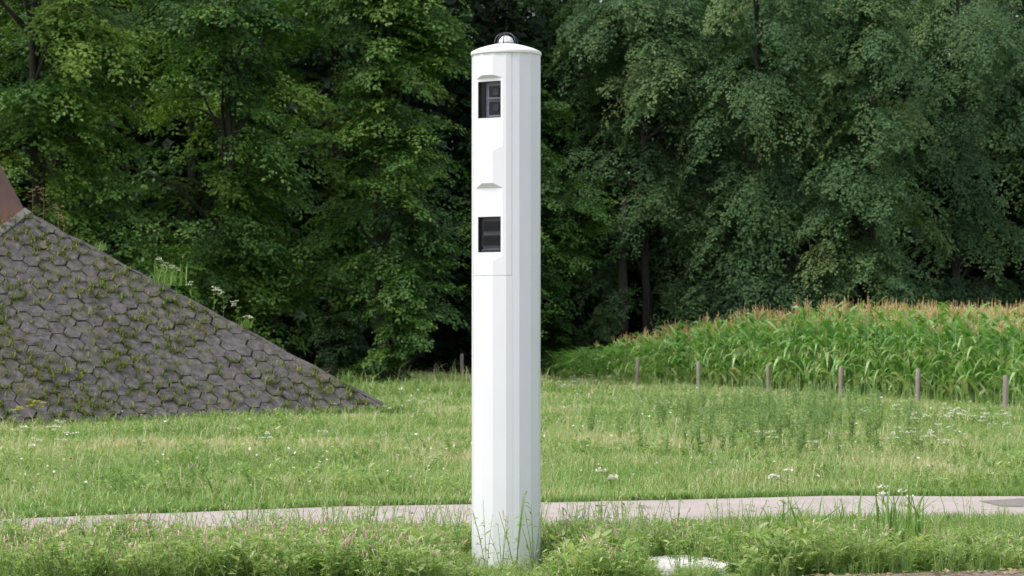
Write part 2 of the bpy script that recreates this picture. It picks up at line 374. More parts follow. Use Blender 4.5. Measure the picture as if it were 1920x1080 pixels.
def wbox(bm, u0, u1, z0, z1, d0, d1, bev=0):
    vs = []
    for d in (d0, d1):
        for u, z in ((u0, z0), (u1, z0), (u1, z1), (u0, z1)): vs.append(bm.verts.new(W(u, z, d)))
    for f in ((3, 2, 1, 0), (4, 5, 6, 7), (0, 1, 5, 4), (1, 2, 6, 5), (2, 3, 7, 6), (3, 0, 4, 7)): bm.faces.new([vs[i] for i in f])
    if bev: bmesh.ops.bevel(bm, geom=list({e for v in vs for e in v.link_edges}), offset=bev, segments=2, affect='EDGES')
for n, (a, b, c, d, wz1, wz0) in enumerate(rec):
    H_ = wz1 - wz0
    # dark box behind the glass, open at the front
    bm = bmesh.new()
    fr = [bm.verts.new(W(u, z, .0075)) for u, z in ((WX0, wz0), (WX1, wz0), (WX1, wz1), (WX0, wz1))]
    bk = [bm.verts.new(W(u, z, .09)) for u, z in ((WX0, wz0), (WX1, wz0), (WX1, wz1), (WX0, wz1))]
    for k in range(4): bm.faces.new((fr[k], fr[(k + 1) % 4], bk[(k + 1) % 4], bk[k]))
    bm.faces.new(bk)
    win = bm_obj('camera_window', bm, M['black'], col)
    bm = bmesh.new(); wbox(bm, WX0 + .012, WX1 - .012, wz0 + .002, wz1 - .002, .009, .012); bm_obj('glass_pane', bm, M['glass'], win)
    bm = bmesh.new(); g = .03; e = .006
    wbox(bm, WX0, WX0 + g, wz0, wz1, .004, .0085); wbox(bm, WX1 - g, WX1, wz0, wz1, .004, .0085)
    wbox(bm, WX0 + g, WX1 - g, wz0, wz0 + e, .004, .0085); wbox(bm, WX0 + g, WX1 - g, wz1 - e, wz1, .004, .0085)
    bm_obj('gasket', bm, M['black'], win)
    if n == 0:
        bm = bmesh.new(); wbox(bm, .3, WX1 - .04, wz0 + H_ * .51, wz0 + H_ * .55, .022, .06, .001); bm_obj('shelf_bracket', bm, M['bracket'], win)
        bm = bmesh.new(); wbox(bm, .17, .2, wz0 + .004, wz1 - .004, .02, .05); bm_obj('inner_post', bm, M['module'], win)
        bm = bmesh.new(); wbox(bm, .3, .86, wz0 + H_ * .58, wz0 + H_ * .9, .05, .085, .004); wbox(bm, .3, .86, wz0 + H_ * .1, wz0 + H_ * .46, .05, .085, .004)
        cu = bm_obj('camera_unit', bm, M['module'], win)
        for q in (.72, .28):
            bm = bmesh.new(); add_lathe(bm, [(0, -.004), (.016, -.004), (.02, -.006), (.023, 0), (.023, .012)], 28)
            bmesh.ops.rotate(bm, verts=bm.verts[:], cent=(0, 0, 0), matrix=Matrix.Rotation(R(90), 3, 'X'))
            bmesh.ops.rotate(bm, verts=bm.verts[:], cent=(0, 0, 0), matrix=Matrix.Rotation(R(180 - 33.75), 3, 'Z'))
            bmesh.ops.translate(bm, verts=bm.verts[:], vec=W(.6, wz0 + H_ * q, .046)); bm_obj('lens', bm, M['bracket'] if False else M['bezel'], cu, True)
    else:
        for q0, q1, u0, u1 in ((.6, .88, .2, .84), (.19, .47, .17, .87)):
            bm = bmesh.new(); wbox(bm, u0, u1, wz0 + H_ * q0, wz0 + H_ * q1, .022, .07, .004)
            f_ = bm_obj('sensor_unit', bm, M['module'], win)
            bm = bmesh.new(); wbox(bm, u0 + .05, u1 - .05, wz0 + H_ * (q0 + .04), wz0 + H_ * (q1 - .04), .02, .0225); bm_obj('lens_cover', bm, M['black'], f_)
            bm = bmesh.new(); t_ = .025; zt = .004; ua, ub, za, zb_ = u0 - t_, u1 + t_, wz0 + H_ * q0 - zt, wz0 + H_ * q1 + zt
            wbox(bm, ua, ub, za, za + zt, .021, .03); wbox(bm, ua, ub, zb_ - zt, zb_, .021, .03); wbox(bm, ua, ua + t_, za + zt, zb_ - zt, .021, .03); wbox(bm, ub - t_, ub, za + zt, zb_ - zt, .021, .03)
            bm_obj('bezel', bm, M['bezel'], f_)
        bm = bmesh.new(); wbox(bm, .14, WX1 - .04, wz0 + H_ * .06, wz0 + H_ * .085, .02, .05); bm_obj('rail', bm, M['bracket'], win)
# cap, lamp and wire cage
bm = bmesh.new()
rz0 = zpx(104.8)
add_lathe(bm, [(0, rz0 - .001), (.205, rz0 - .001), (.2135, rz0), (.2145, rz0 + .004), (.2145, rz0 + .014), (.2125, rz0 + .021), (.205, rz0 + .026), (.17, rz0 + .042), (.12, rz0 + .057), (.08, rz0 + .067), (.07, rz0 + .069), (0, rz0 + .069)], 96)
bm_obj('cap', bm, M['cap_paint'], col, True)
bm = bmesh.new(); zb = rz0 + .069
add_lathe(bm, [(.058, zb - .002), (.058, zb + .006), (.05, zb + .0065), (.05, zb)], 40)
ringo = bm_obj('lamp_ring', bm, M['wire'], col, True)
bm = bmesh.new()
add_lathe(bm, [(.046, zb), (.0455, zb + .012)] + [(.0455 * math.cos(t), zb + .012 + .042 * math.sin(t)) for t in np.linspace(.15, math.pi / 2 - .01, 9)] + [(0, zb + .054)], 40)
lamp = bm_obj('beacon_dome', bm, M['lamp'], col, True)
for k in range(3):
    b = Buf(); a = R(18 + 60 * k)
    pts = [(.074 * math.cos(t) * math.cos(a), .074 * math.cos(t) * math.sin(a), zb - .002 + .072 * abs(math.sin(t)) ** .8) for t in np.linspace(0, math.pi, 23)]
    b.add(*tube(pts, .0035, 6)); link('cage_wire', b.mesh('cage_wire', [M['wire']]), col)

# ------------------------------------------------------------------ concrete slab by the column
bm = bmesh.new()
add_prism(bm, [(.72, 15.5), (.9, 15.36), (1.24, 15.4), (1.34, 15.85), (1.2, 16.2), (1.05, 16.4), (.82, 16.2)], -.05, .035)
bmesh.ops.bevel(bm, geom=bm.edges[:], offset=.01, segments=2, affect='EDGES')
tag(bm_obj('concrete_slab', bm, M['slab']), 'white concrete slab half buried in weeds at right of the column', 'slab')

# ------------------------------------------------------------------ paved bank and steel pillar
T0 = np.array([-1.95, 48., .045]); L0 = np.array([-8.64, 44.5, -.17]); A0 = np.array([-9.02, 49., 3.79])
bd = norm(L0 - T0); L2 = T0 + bd * 15
A3 = A0 + bd * 10
pn = np.cross(T0 - L0, A0 - L0); pn = pn / np.linalg.norm(pn); pn = pn if pn[2] > 0 else -pn
e1 = -bd; e2 = np.cross(pn, e1)
if e2[2] < 0: e2 = -e2
bank = empty('paved_bank', tuple(np.round((T0 + L0) / 2, 3)))
tag(bank, 'steep bank faced with grey hexagonal pavers and grass in the joints', 'bank')
off = np.array(bank.location)
B0 = np.array([-12.5, 63., 0.]); W0 = np.array([-26., 50., 0.])
bm = bmesh.new()
def bv(p): return bm.verts.new(tuple(np.asarray(p) - off))
l, t, a, a3, b_, w_, a4 = map(bv, (L2 - e2 * .4 - pn * .035, T0 - e2 * .4 - pn * .035, A0 - pn * .035, A3 - pn * .035, B0, W0, A0 + [-4, 1.5, 0.]))
l2_ = bv(L2 + [-14, -3, 0])
bm.faces.new((l, t, a, a3)); bm.faces.new((t, b_, a4, a)); bm.faces.new((a, a4, a3)); bm.faces.new((b_, w_, a4)); bm.faces.new((w_, l2_, a3, a4)); bm.faces.new((l2_, l, a3))
bm_obj('bank_core', bm, M['joint'], bank)
# hexagon pavers clipped to the sloping face
def to2(p): d = np.asarray(p) - T0; return np.array([d @ e1, d @ e2])
poly = [to2(L2), to2(T0), to2(A0), to2(A3)]
HE = to2(A0) - to2(T0); HE = HE / np.linalg.norm(HE); HN = np.array([-HE[1], HE[0]])
if HN @ (to2(L2) - to2(T0)) < 0: HN = -HN
def clip(pts, p0, n):
    out = []
    for i in range(len(pts)):
        a, b = pts[i], pts[(i + 1) % len(pts)]; da, db = (a - p0) @ n, (b - p0) @ n
        if da >= 0: out.append(a)
        if (da >= 0) != (db >= 0): out.append(a + (b - a) * da / (da - db))
    return out
bm = bmesh.new(); hs_ = .172; hexc = []
top2 = to2(A0)[1]
lim = [(to2(T0) + HN * .09, HN), (np.array([0, -.35]), np.array([0, 1.])), (np.array([0, top2]), np.array([0, -1.]))]
for j in range(-2, 29):
    for i in range(-82, 40):
        cx_ = i * hs_ * 1.5; cy_ = (j + .5 * (i % 2)) * hs_ * math.sqrt(3)
        jit = rng.normal(0, .009, 2)
        pts = [np.array([cx_ + jit[0] + (hs_ - .008) * math.sin(R(60 * k + 30)), cy_ + jit[1] + (hs_ - .008) * math.cos(R(60 * k + 30))]) for k in range(6)]
        for p0, n in lim: pts = clip(pts, p0, n) if pts else pts
        if len(pts) < 3: continue
        hexc.append((cx_, cy_))
        dz = rng.normal(0, .005) - (.015 if rng.random() < .04 else 0); tl = rng.normal(0, .028, 2)
        up = [T0 + e1 * q[0] + e2 * q[1] + pn * (dz + tl[0] * (q[0] - cx_) + tl[1] * (q[1] - cy_)) - off for q in pts]
        vu = [bm.verts.new(tuple(p)) for p in up]; vd = [bm.verts.new(tuple(p - pn * .06)) for p in up]
        bm.faces.new(vu)
        for k in range(len(vu)): bm.faces.new((vu[k], vd[k], vd[(k + 1) % len(vu)], vu[(k + 1) % len(vu)]))
bmesh.ops.recalc_face_normals(bm, faces=bm.faces[:])
bm_obj('hexagon_paving', bm, M['paver'], bank)
# smooth strip along the ridge
bm = bmesh.new(); hd = A0 - T0; nseg = 26
sec = [(-.03, -.12), (.0, -.02), (.03, .004), (.085, .0), (.085, -.08)]
hin = norm(e1 * HN[0] + e2 * HN[1]); rows_ = []
for i in range(nseg + 1):
    q = T0 + hd * (i / nseg)
    rows_.append([bm.verts.new(tuple(q + hin * (u + .012 * math.sin(i * 1.7)) + pn * v + rng.normal(0, .011, 3) - off)) for u, v in sec])
for p, q in zip(rows_, rows_[1:]):
    for k in range(len(sec) - 1): bm.faces.new((p[k], p[k + 1], q[k + 1], q[k]))
bm_obj('ridge_strip', bm, M['paver'], bank)
# weathering steel pillar that rises out of the bank
def plane_hit(px, py):
    d = np.array([(px - 960) / 4944, 1, (640 - py) / 4944]); o = np.array([0, 0, CAM_H])
    return o + d * (((T0 - o) @ pn) / (d @ pn))
p1 = A0 + hin * .02; p2 = plane_hit(0, 432); 
lean = norm(np.array([-.515, -.05, .98])); hdir = norm((p2 - p1) - lean * ((p2 - p1) @ lean)); thick = np.cross(lean, hdir); thick = thick if thick[0] < 0 else -thick
pil = empty('steel_pillar', tuple(p1)); tag(pil, 'rusty brown leaning steel pillar rising from the top of the paved bank', 'pillar')
bm = bmesh.new()
def pbox(bm, s0, s1, w0, w1, d0, d1):
    vs = [bm.verts.new(tuple(lean * s + hdir * w_ + thick * d)) for s in (s0, s1) for w_, d in ((w0, d0), (w1, d0), (w1, d1), (w0, d1))]
    for f in ((0, 1, 2, 3), (4, 5, 6, 7), (0, 1, 5, 4), (1, 2, 6, 5), (2, 3, 7, 6), (3, 0, 4, 7)): bm.faces.new([vs[i] for i in f])
pbox(bm, -4, 9, 0, 4.5, 0, 1.2)
bmesh.ops.bevel(bm, geom=bm.edges[:], offset=.02, segments=2, affect='EDGES')
bm_obj('steel_shaft', bm, M['rust'], pil)
# concrete collar where the steel meets the pavers
bm = bmesh.new(); q0 = p1 + hin * -.02; q1 = p1 + (p2 - p1) * 2.6; dn = norm(np.cross(pn, norm(p2 - p1))); dn = dn if dn[2] < 0 else -dn
vs = [bm.verts.new(tuple(q + dn * u + pn * v - off)) for q in (q0, q1) for u, v in ((-.05, .04), (.1, .03), (.12, -.06), (-.05, -.06))]
for k in range(4): bm.faces.new((vs[k], vs[(k + 1) % 4], vs[4 + (k + 1) % 4], vs[4 + k]))
bm.faces.new(vs[:4]); bm.faces.new(vs[4:])
bm_obj('concrete_collar', bm, M['concrete'], bank)

# ------------------------------------------------------------------ trees
def make_tree(name, seed, H, Rr, zlow, nb, mats, leaf=.12, zvis=11, droop=.55, prof=None, tint0=.45, limb_share=.14, per=10, trunk_r=.16, tri=1.0, bl=(1.3, 2.7), csz=1.0):
    g = np.random.default_rng(seed)
    ncl = max(4, int(nb / per)); n1 = int(ncl * .8)
    z = np.concatenate([zlow + (min(zvis, H) - zlow) * g.random(n1), zlow + (H - zlow) * (.5 + .5 * g.random(ncl - n1))])
    u = np.clip((z - zlow) / (H - zlow), 0, 1)
    pf = prof or (lambda u: .72 + .28 * np.sin(np.pi * (u * .85 + .1)))
    phi = -np.pi / 2 + g.normal(0, R(72), ncl)
    rad = Rr * pf(u) * (1 - np.clip((u - .75) / .25, 0, 1) ** 2 * .75)
    lump = .8 + .4 * np.sin(phi * 3 + z * .9 + seed) * np.sin(z * 1.3 + seed * 2 + phi)
    tip = rad * np.clip(lump, .55, 1.12) * (.52 + .54 * g.random(ncl) ** .7)
    # each cluster is a pad of boughs, the upper ones shorter; some boughs fill the inside of the crown
    ci = g.integers(0, ncl, nb); ins = g.random(nb) < .16
    oz = g.normal(0, .36, nb) * csz; ctint = g.normal(0, .16, ncl)
    z = np.maximum(z[ci] + oz, .25 * zlow + .15); u = u[ci]
    phi = phi[ci] + g.normal(0, .62 * csz, nb) / np.maximum(tip[ci], 1)
    tip = tip[ci] - .55 * np.clip(oz, -.3, 2) + g.normal(0, .18, nb)
    tip = np.maximum(np.where(ins, tip * g.uniform(.35, .7, nb), tip), .5)
    Lb = np.minimum(g.uniform(bl[0], bl[1], nb), tip * .9 + .2)
    out = np.stack([np.cos(phi), np.sin(phi), np.zeros(nb)], 1)
    tan = np.stack([-np.sin(phi), np.cos(phi), np.zeros(nb)], 1)
    # swing the boughs a little off the radial line
    sw = g.normal(0, .38, nb)[:, None]; out = norm(out + tan * sw); tan = np.stack([-out[:, 1], out[:, 0], np.zeros(nb)], 1)
    rb = np.stack([np.cos(phi), np.sin(phi), np.zeros(nb)], 1) * (tip - Lb)[:, None]
    base = rb + np.array([0, 0, 1.]) * (z + .25 * Lb)[:, None]
    up_a = g.uniform(-.05, .45, nb); dr = g.uniform(.6, 1.3, nb) * droop
    roll = g.normal(0, .28, nb)
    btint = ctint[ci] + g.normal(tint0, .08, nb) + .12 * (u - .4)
    nt_, nl = 15, 9
    s = (np.arange(nt_) + .5) / nt_; s = .12 + .88 * s
    side = np.where(np.arange(nt_) % 2 == 0, 1., -1.)
    sN = s[None] + g.normal(0, .02, (nb, nt_))
    ax = base[:, None] + out[:, None] * (Lb[:, None] * sN)[..., None]
    ax[..., 2] += Lb[:, None] * (up_a[:, None] * sN - dr[:, None] * sN ** 2)
    tl = Lb[:, None] * (.42 - .24 * sN) * g.uniform(.7, 1.25, (nb, nt_))
    ang = g.uniform(.65, 1.1, (nb, nt_)) * side[None]
    tanr = tan[:, None] * np.cos(roll)[:, None, None] + np.array([0, 0, 1.]) * np.sin(roll)[:, None, None]
    slope = up_a[:, None] - 2 * dr[:, None] * sN
    fw = norm(np.concatenate([out[:, None, :2] + np.zeros((nb, nt_, 2)), slope[..., None]], -1))
    td = norm(fw * np.cos(ang)[..., None] + tanr * np.sin(ang)[..., None])
    q = (np.arange(nl) + .6) / nl
    lp = ax[:, :, None] + td[:, :, None] * (tl[:, :, None] * q)[..., None]
    lp[..., 2] -= (tl[:, :, None] * q ** 2) * .25
    ls = np.where(np.arange(nl) % 2 == 0, 1., -1.)
    upv = norm(np.cross(fw, tanr)); upv = upv * np.sign(upv[..., 2:3] + 1e-6)
    sd_ = np.cross(upv, td)
    ld = td[:, :, None] * .75 + sd_[:, :, None] * (ls * .8)[None, None, :, None] + g.normal(0, .25, lp.shape)
    ld[..., 2] -= .25
    lu = upv[:, :, None] + g.normal(0, .3, lp.shape)
    lp = lp + g.normal(0, .035, lp.shape)
    keep = g.random(lp.shape[:3]) < .93
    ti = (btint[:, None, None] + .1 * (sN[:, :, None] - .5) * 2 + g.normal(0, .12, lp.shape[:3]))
    cr = Buf()
    N_ = int(keep.sum())
    leaves(cr, LEAF4, lp[keep], ld[keep], lu[keep], leaf * g.uniform(.7, 1.25, N_), 1.0, ti[keep])
    o = empty(name)
    link('crown', cr.mesh('crown', [mats]), o)
    tk = Buf(); zz = np.linspace(-.2, H * .92, 12)
    wob = np.cumsum(g.normal(0, .07, (12, 2)), 0)
    tp = np.column_stack([wob, zz]); tr_ = trunk_r * (1.25 - 1.1 * np.linspace(0, 1, 12)); tr_[0] *= 1.4
    tk.add(*tube(tp, tr_, 9)); lb = tk
    for i in range(nb):
        if g.random() > limb_share: continue
        z0 = max(.4, base[i, 2] - g.uniform(.8, 2.2)); f = np.interp(z0, zz, np.arange(12)); k = int(f)
        p0 = np.array([*tp[min(k, 11), :2], z0]); p3 = base[i]; p4 = ax[i, 9]
        pm = (p0 + p3) / 2 + np.array([0, 0, .25]) + g.normal(0, .1, 3)
        lb.add(*tube([p0, pm, p3, (p3 + p4) / 2 + [0, 0, .03], p4], [.06, .045, .03, .018, .008], 4))
    link('trunk', tk.mesh('trunk', [M['bark']]), o)
    return o

G_E = 'trees along the edge of the wood'
def place(o, x, y, rz=0, sc=1, label=None, cat='tree', group=G_E):
    o.location = (x, y, 0); o.rotation_euler.z = rz; o.scale = (sc,) * 3
    tag(o, label, cat, group); return o
wide = lambda u: 1.02 - .42 * np.clip(u * 1.5, 0, 1)
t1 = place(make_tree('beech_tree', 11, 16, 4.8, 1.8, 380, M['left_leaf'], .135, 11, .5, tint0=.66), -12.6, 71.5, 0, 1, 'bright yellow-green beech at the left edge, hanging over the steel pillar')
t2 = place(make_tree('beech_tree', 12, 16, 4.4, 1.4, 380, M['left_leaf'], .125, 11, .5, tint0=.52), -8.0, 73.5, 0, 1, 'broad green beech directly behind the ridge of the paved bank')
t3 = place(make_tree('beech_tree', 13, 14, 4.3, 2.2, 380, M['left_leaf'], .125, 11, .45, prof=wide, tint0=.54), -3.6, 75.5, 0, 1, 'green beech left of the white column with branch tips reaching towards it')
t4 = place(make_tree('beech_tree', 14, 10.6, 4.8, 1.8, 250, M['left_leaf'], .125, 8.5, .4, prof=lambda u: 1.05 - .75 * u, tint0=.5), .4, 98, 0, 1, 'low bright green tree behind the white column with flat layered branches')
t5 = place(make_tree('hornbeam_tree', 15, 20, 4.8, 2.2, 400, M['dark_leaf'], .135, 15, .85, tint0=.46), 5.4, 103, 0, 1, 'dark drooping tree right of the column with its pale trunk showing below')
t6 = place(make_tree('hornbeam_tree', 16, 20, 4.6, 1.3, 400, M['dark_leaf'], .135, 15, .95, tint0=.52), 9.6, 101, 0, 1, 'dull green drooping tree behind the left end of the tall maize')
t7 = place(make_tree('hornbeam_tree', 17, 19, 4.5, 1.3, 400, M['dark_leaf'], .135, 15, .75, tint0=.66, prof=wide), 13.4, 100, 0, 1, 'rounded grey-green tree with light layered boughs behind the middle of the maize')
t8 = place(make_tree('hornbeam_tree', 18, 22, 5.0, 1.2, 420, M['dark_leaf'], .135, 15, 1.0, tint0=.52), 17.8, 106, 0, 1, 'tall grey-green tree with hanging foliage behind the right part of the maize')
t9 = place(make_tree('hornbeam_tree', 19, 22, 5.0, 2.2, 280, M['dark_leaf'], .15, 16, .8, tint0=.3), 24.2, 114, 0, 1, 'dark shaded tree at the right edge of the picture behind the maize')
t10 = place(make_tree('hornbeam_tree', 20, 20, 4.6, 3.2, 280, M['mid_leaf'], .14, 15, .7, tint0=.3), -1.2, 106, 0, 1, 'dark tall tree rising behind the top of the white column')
# second row: copies standing deeper in the wood
rowspec = [(t1, -20, 82, 1.0), (t2, -14.5, 83, 1.05), (t3, -10, 84, 1.2), (t2, -5.8, 86, 1.2), (t10, 2.8, 112, 1.1), (t6, 7.4, 112, 1.1), (t5, 12.0, 113, 1.1), (t8, 21.6, 118, 1.1)]
for k, (src, x, y, sc) in enumerate(rowspec):
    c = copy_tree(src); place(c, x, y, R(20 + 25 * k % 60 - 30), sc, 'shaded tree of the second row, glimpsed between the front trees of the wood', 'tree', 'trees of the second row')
# understorey shrubs
G_S = 'shrubs at the foot of the wood'
def shrub(seed, x, y, H, Rr, nb, m, label, leaf=.1, tint=.5):
    o = make_tree('shrub', seed, H, Rr, .15, nb, m, leaf, H, .5, prof=lambda u: 1 - .45 * u, tint0=tint, trunk_r=.05, limb_share=.3, bl=(.6, 1.3), csz=.6, per=6)
    return place(o, x, y, 0, 1, label, 'shrub', G_S)
shrub(31, -3.0, 72.5, 3.0, 1.7, 110, M['left_leaf'], 'leafy green shrub just left of the column at the foot of the wood', .11, .5)
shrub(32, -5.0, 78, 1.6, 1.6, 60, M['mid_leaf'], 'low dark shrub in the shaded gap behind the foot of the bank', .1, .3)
shrub(33, 1.7, 100, 2.9, 1.6, 90, M['mid_leaf'], 'dark green shrub just right of the column behind the short maize', .1, .45)
shrub(34, 3.5, 100, 2.2, 1.5, 70, M['dark_leaf'], 'small dark shrub left of the pale tree trunk', .1, .4)
shrub(35, 7.0, 100, 2.8, 1.8, 80, M['dark_leaf'], 'dark shrub right of the pale tree trunk', .11, .35)
shrub(36, -8.2, 64.5, 2.6, 1.5, 90, M['left_leaf'], 'bright leafy shrub rising behind the middle of the bank ridge', .1, .6)
# slim trunk standing clear of the leaves
b = Buf(); b.add(*tube([(0, 0, -.2), (.04, 0, 2), (0, .05, 4.5), (.1, 0, 7)], [.24, .19, .17, .14], 9))
o = link('bare_trunk', b.mesh('bare_trunk', [M['bark']]), None, (4.3, 102.5, 0)); tag(o, 'straight pale grey trunk showing in the shade between the dark trees', 'tree trunk')
# the rest of the wood, one dark mass far behind
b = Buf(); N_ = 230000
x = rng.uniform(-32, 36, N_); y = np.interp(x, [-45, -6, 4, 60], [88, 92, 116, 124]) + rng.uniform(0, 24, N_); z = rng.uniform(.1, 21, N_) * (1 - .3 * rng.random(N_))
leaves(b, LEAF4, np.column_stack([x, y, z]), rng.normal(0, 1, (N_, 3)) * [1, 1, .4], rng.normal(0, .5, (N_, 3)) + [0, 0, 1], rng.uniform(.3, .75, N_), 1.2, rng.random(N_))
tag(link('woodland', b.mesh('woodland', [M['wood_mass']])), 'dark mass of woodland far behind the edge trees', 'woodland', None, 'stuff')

# ------------------------------------------------------------------ maize
def corn_parts(seed, tas=True):
    g = np.random.default_rng(seed); H = 1.0 * 2.0
    st = Buf(); top = H * .93
    st.add(*tube([(0, 0, -.05), (.01, 0, H * .4), (g.normal(0, .02), g.normal(0, .02), top)], [.017, .014, .007], 5), .75)
    lf = Buf(); az0 = g.uniform(0, 6.28)
    nlv = 14
    for k in range(nlv):
        z = H * (.12 + .8 * k / (nlv - 1)) + g.normal(0, .02)
        az = az0 + (k % 2) * math.pi + g.normal(0, .45)
        Lf = g.uniform(.58, .9) * (1 - .35 * abs(k / nlv - .45) * 2) ; wv = g.uniform(.07, .1)
        rise = g.uniform(1.1, 1.8) if k < nlv - 4 else g.uniform(.6, 1.15); dr = g.uniform(1.2, 2.2) if k < nlv - 4 else g.uniform(.4, 1.0)
        ns = 7; s = np.linspace(0, 1, ns)
        r = Lf * (s * (1 - .18 * s)); hz = z + Lf * (rise * s - dr * s ** 2 * .75)
        wd = wv * np.array([.55, .95, 1, .95, .78, .45, .05]) / 2
        d = np.array([math.cos(az), math.sin(az), 0]); sd2 = np.array([-d[1], d[0], 0])
        tw = g.normal(0, .5) * s
        ctr = d * r[:, None] + np.array([0, 0, 1.]) * hz[:, None]
        sv = sd2[None] * np.cos(tw)[:, None] + np.array([0, 0, 1.]) * np.sin(tw)[:, None]
        Vv = np.stack([ctr - sv * wd[:, None] + [0, 0, .012], ctr, ctr + sv * wd[:, None] + [0, 0, .012]], 1).reshape(-1, 3)
        Tt = []
        for i in range(ns - 1):
            a = i * 3
            for c in (0, 1): Tt += [(a + c, a + c + 1, a + c + 4), (a + c, a + c + 4, a + c + 3)]
        lf.add(Vv, Tt, np.clip(min(g.normal(.44, .2), .74) + (.5 if (k < 2 and g.random() < .5) else 0) + .1 * np.repeat(s, 3), 0, 1))
    ts = Buf()
    for k in range(6):
        a = g.uniform(0, 6.28); sp = 0 if k == 0 else g.uniform(.05, .16); hh = g.uniform(.18, .3) if k else .4
        z0 = top + .02 * k / 9
        ts.add(*tube([(0, 0, z0 - .05), (sp * .4 * math.cos(a), sp * .4 * math.sin(a), z0 + hh * .55), (sp * math.cos(a), sp * math.sin(a), z0 + hh)], [.004, .006, .004], 3), g.random())
    er = Buf(); a = az0 + 1
    d = np.array([math.cos(a), math.sin(a), 0]); p = np.array([0, 0, H * .45])
    er.add(*tube([p, p + d * .05 + [0, 0, .08], p + d * .075 + [0, 0, .16], p + d * .09 + [0, 0, .22]], [.014, .03, .027, .01], 6), .8)
    er.add(*tube([p + d * .09 + [0, 0, .21], p + d * .12 + [0, 0, .24], p + d * .15 + [0, 0, .2]], [.014, .016, .008], 4), .2, 1)
    return st, lf, ts, er
variants = []
for v in range(6):
    st, lf, ts, er = corn_parts(400 + v)
    root = link('maize_plant', st.mesh('maize_stalk', [M['corn']]))
    link('leaves', lf.mesh('maize_leaves', [M['corn']]), root)
    e = link('ear', er.mesh('maize_ear', [M['corn'], M['tassel']]), root)
    t_ = link('tassel', ts.mesh('maize_tassel', [M['tassel']]), root)
    alln = Buf()
    for bf, mm in ((st, 0), (lf, 0), (ts, 1), (er, 0)):
        V_, T_, tt_, m_ = bf.arrays(); alln.add(V_, T_, tt_, m_ if bf is er else mm)
    short = Buf()
    for bf in (st, lf):
        V_, T_, tt_, m_ = bf.arrays(); short.add(V_, T_, tt_ + .08, 0)
    variants.append((root, alln, short))
# front edge of the field: a line from near right to far left
ED = np.array([-5.95, 28.0]); ED = ED / np.linalg.norm(ED); EN = np.array([ED[1], -ED[0]])
E0 = np.array([9.72, 52.0]) + EN * 1.0
s_of = lambda Y: (Y - E0[1]) / ED[1]
def corn_h(Y): return np.interp(Y, [45, 53, 61, 65, 69, 74, 80, 86, 92, 97], [1.8, 1.82, 1.95, 2.1, 2.12, 1.98, 1.68, 1.36, 1.1, .92])
places = []
for row in range(0, 14):
    s = s_of(44); 
    while True:
        p = E0 + ED * s + EN * (row * .72)
        if p[1] > 96: break
        q = p + rng.normal(0, .05, 2)
        vis = abs(q[0]) / q[1] < .205
        if vis: places.append((row, q[0], q[1]))
        s += .2 + .004 * row if row < 3 else .27
indiv = [p for p in places if p[0] == 0][:300]; 
if len(indiv) < 300: indiv += [p for p in places if p[0] == 1][:300 - len(indiv)]
iset = set(indiv)
used = set()
for (row, x, y) in indiv:
    v = random.randrange(6); h = corn_h(y) * random.uniform(.85, 1.1); tas = h > 1.25
    if v not in used and tas: o = variants[v][0]; used.add(v)
    else: o = copy_tree(variants[v][0])
    o.location = (x, y, 0); o.rotation_euler = (random.gauss(0, .04), random.gauss(0, .04), random.uniform(0, 6.28))
    k = h / 2.0; wv_ = .55 + .45 * k; o.scale = (wv_, wv_, k / 1.03)
    if tas: tag(o, 'tall maize plant with a tan tassel in the outer rows of the field', 'maize plant', 'tasselled maize plants')
    else:
        tag(o, 'short maize plant without a tassel at the thin far left end of the field', 'maize plant', 'short maize plants')
        for ch in list(o.children):
            if ch.name.startswith(('tassel', 'ear')): bpy.data.objects.remove(ch)
for v in range(6):
    if v not in used:
        for ch in list(variants[v][0].children): bpy.data.objects.remove(ch)
        bpy.data.objects.remove(variants[v][0])
rest = np.array([(x, y) for (row, x, y) in places if (row, x, y) not in iset])
fb = Buf(); hh = corn_h(rest[:, 1]) * rng.uniform(.8, 1.08, len(rest)); vv = rng.integers(0, 6, len(rest))
for v in range(6):
    for tall in (True, False):
        k = (vv == v) & ((hh > 1.25) == tall)
        if k.any():
            kk = hh[k] / 2.0
            fb.scatter(variants[v][1 if tall else 2], np.column_stack([rest[k], np.zeros(k.sum())]), rng.uniform(0, 6.28, k.sum()), .55 + .45 * kk, rng.normal(0, .06, k.sum()), kk / 1.03, rng.normal(0, .05, (k.sum(), 2)))
tag(link('maize_field', fb.mesh('maize_field', [M['corn'], M['tassel']])), 'dense inner rows of green maize with tan tassels', 'maize field', None, 'stuff')

# ------------------------------------------------------------------ fence posts
posts = [(866, 86.0, .95, 'short weathered post just left of the white column'), (1193, 79, .85, 'pale wooden post in front of the shortest maize, first right of the column'),
         (1310, 72.3, .8, 'wooden post half hidden by tall weeds, second right of the column'), (1441, 66.0, .78, 'thin wooden post between the weeds and maize, third right of the column'),
         (1576, 60.6, .78, 'grey wooden post fourth right of the column, in front of tall maize'), (1720, 55.8, .78, 'thick pale wooden post in front of the maize, second from the right edge'),
         (1884, 51.2, .7, 'darker wooden post nearest the right edge of the picture')]
for x, y, h, lab in posts:
    b = Buf(); r = .05 if y < 70 else .058
    zz = np.array([-.2, .05, h * .5, h - .012, h]); ln = rng.normal(0, .05, 2)
    rr = r * np.array([1, 1, 1 + rng.normal(0, .04), .97, .8])
    b.add(*tube(np.column_stack([zz * ln[0], zz * ln[1], zz]), rr, 10))
    o = link('fence_post', b.mesh('fence_post', [M['post']]), None, ((x - 960) / 4944 * y, y, 0)); tag(o, lab, 'fence post', 'wooden posts along the maize field')

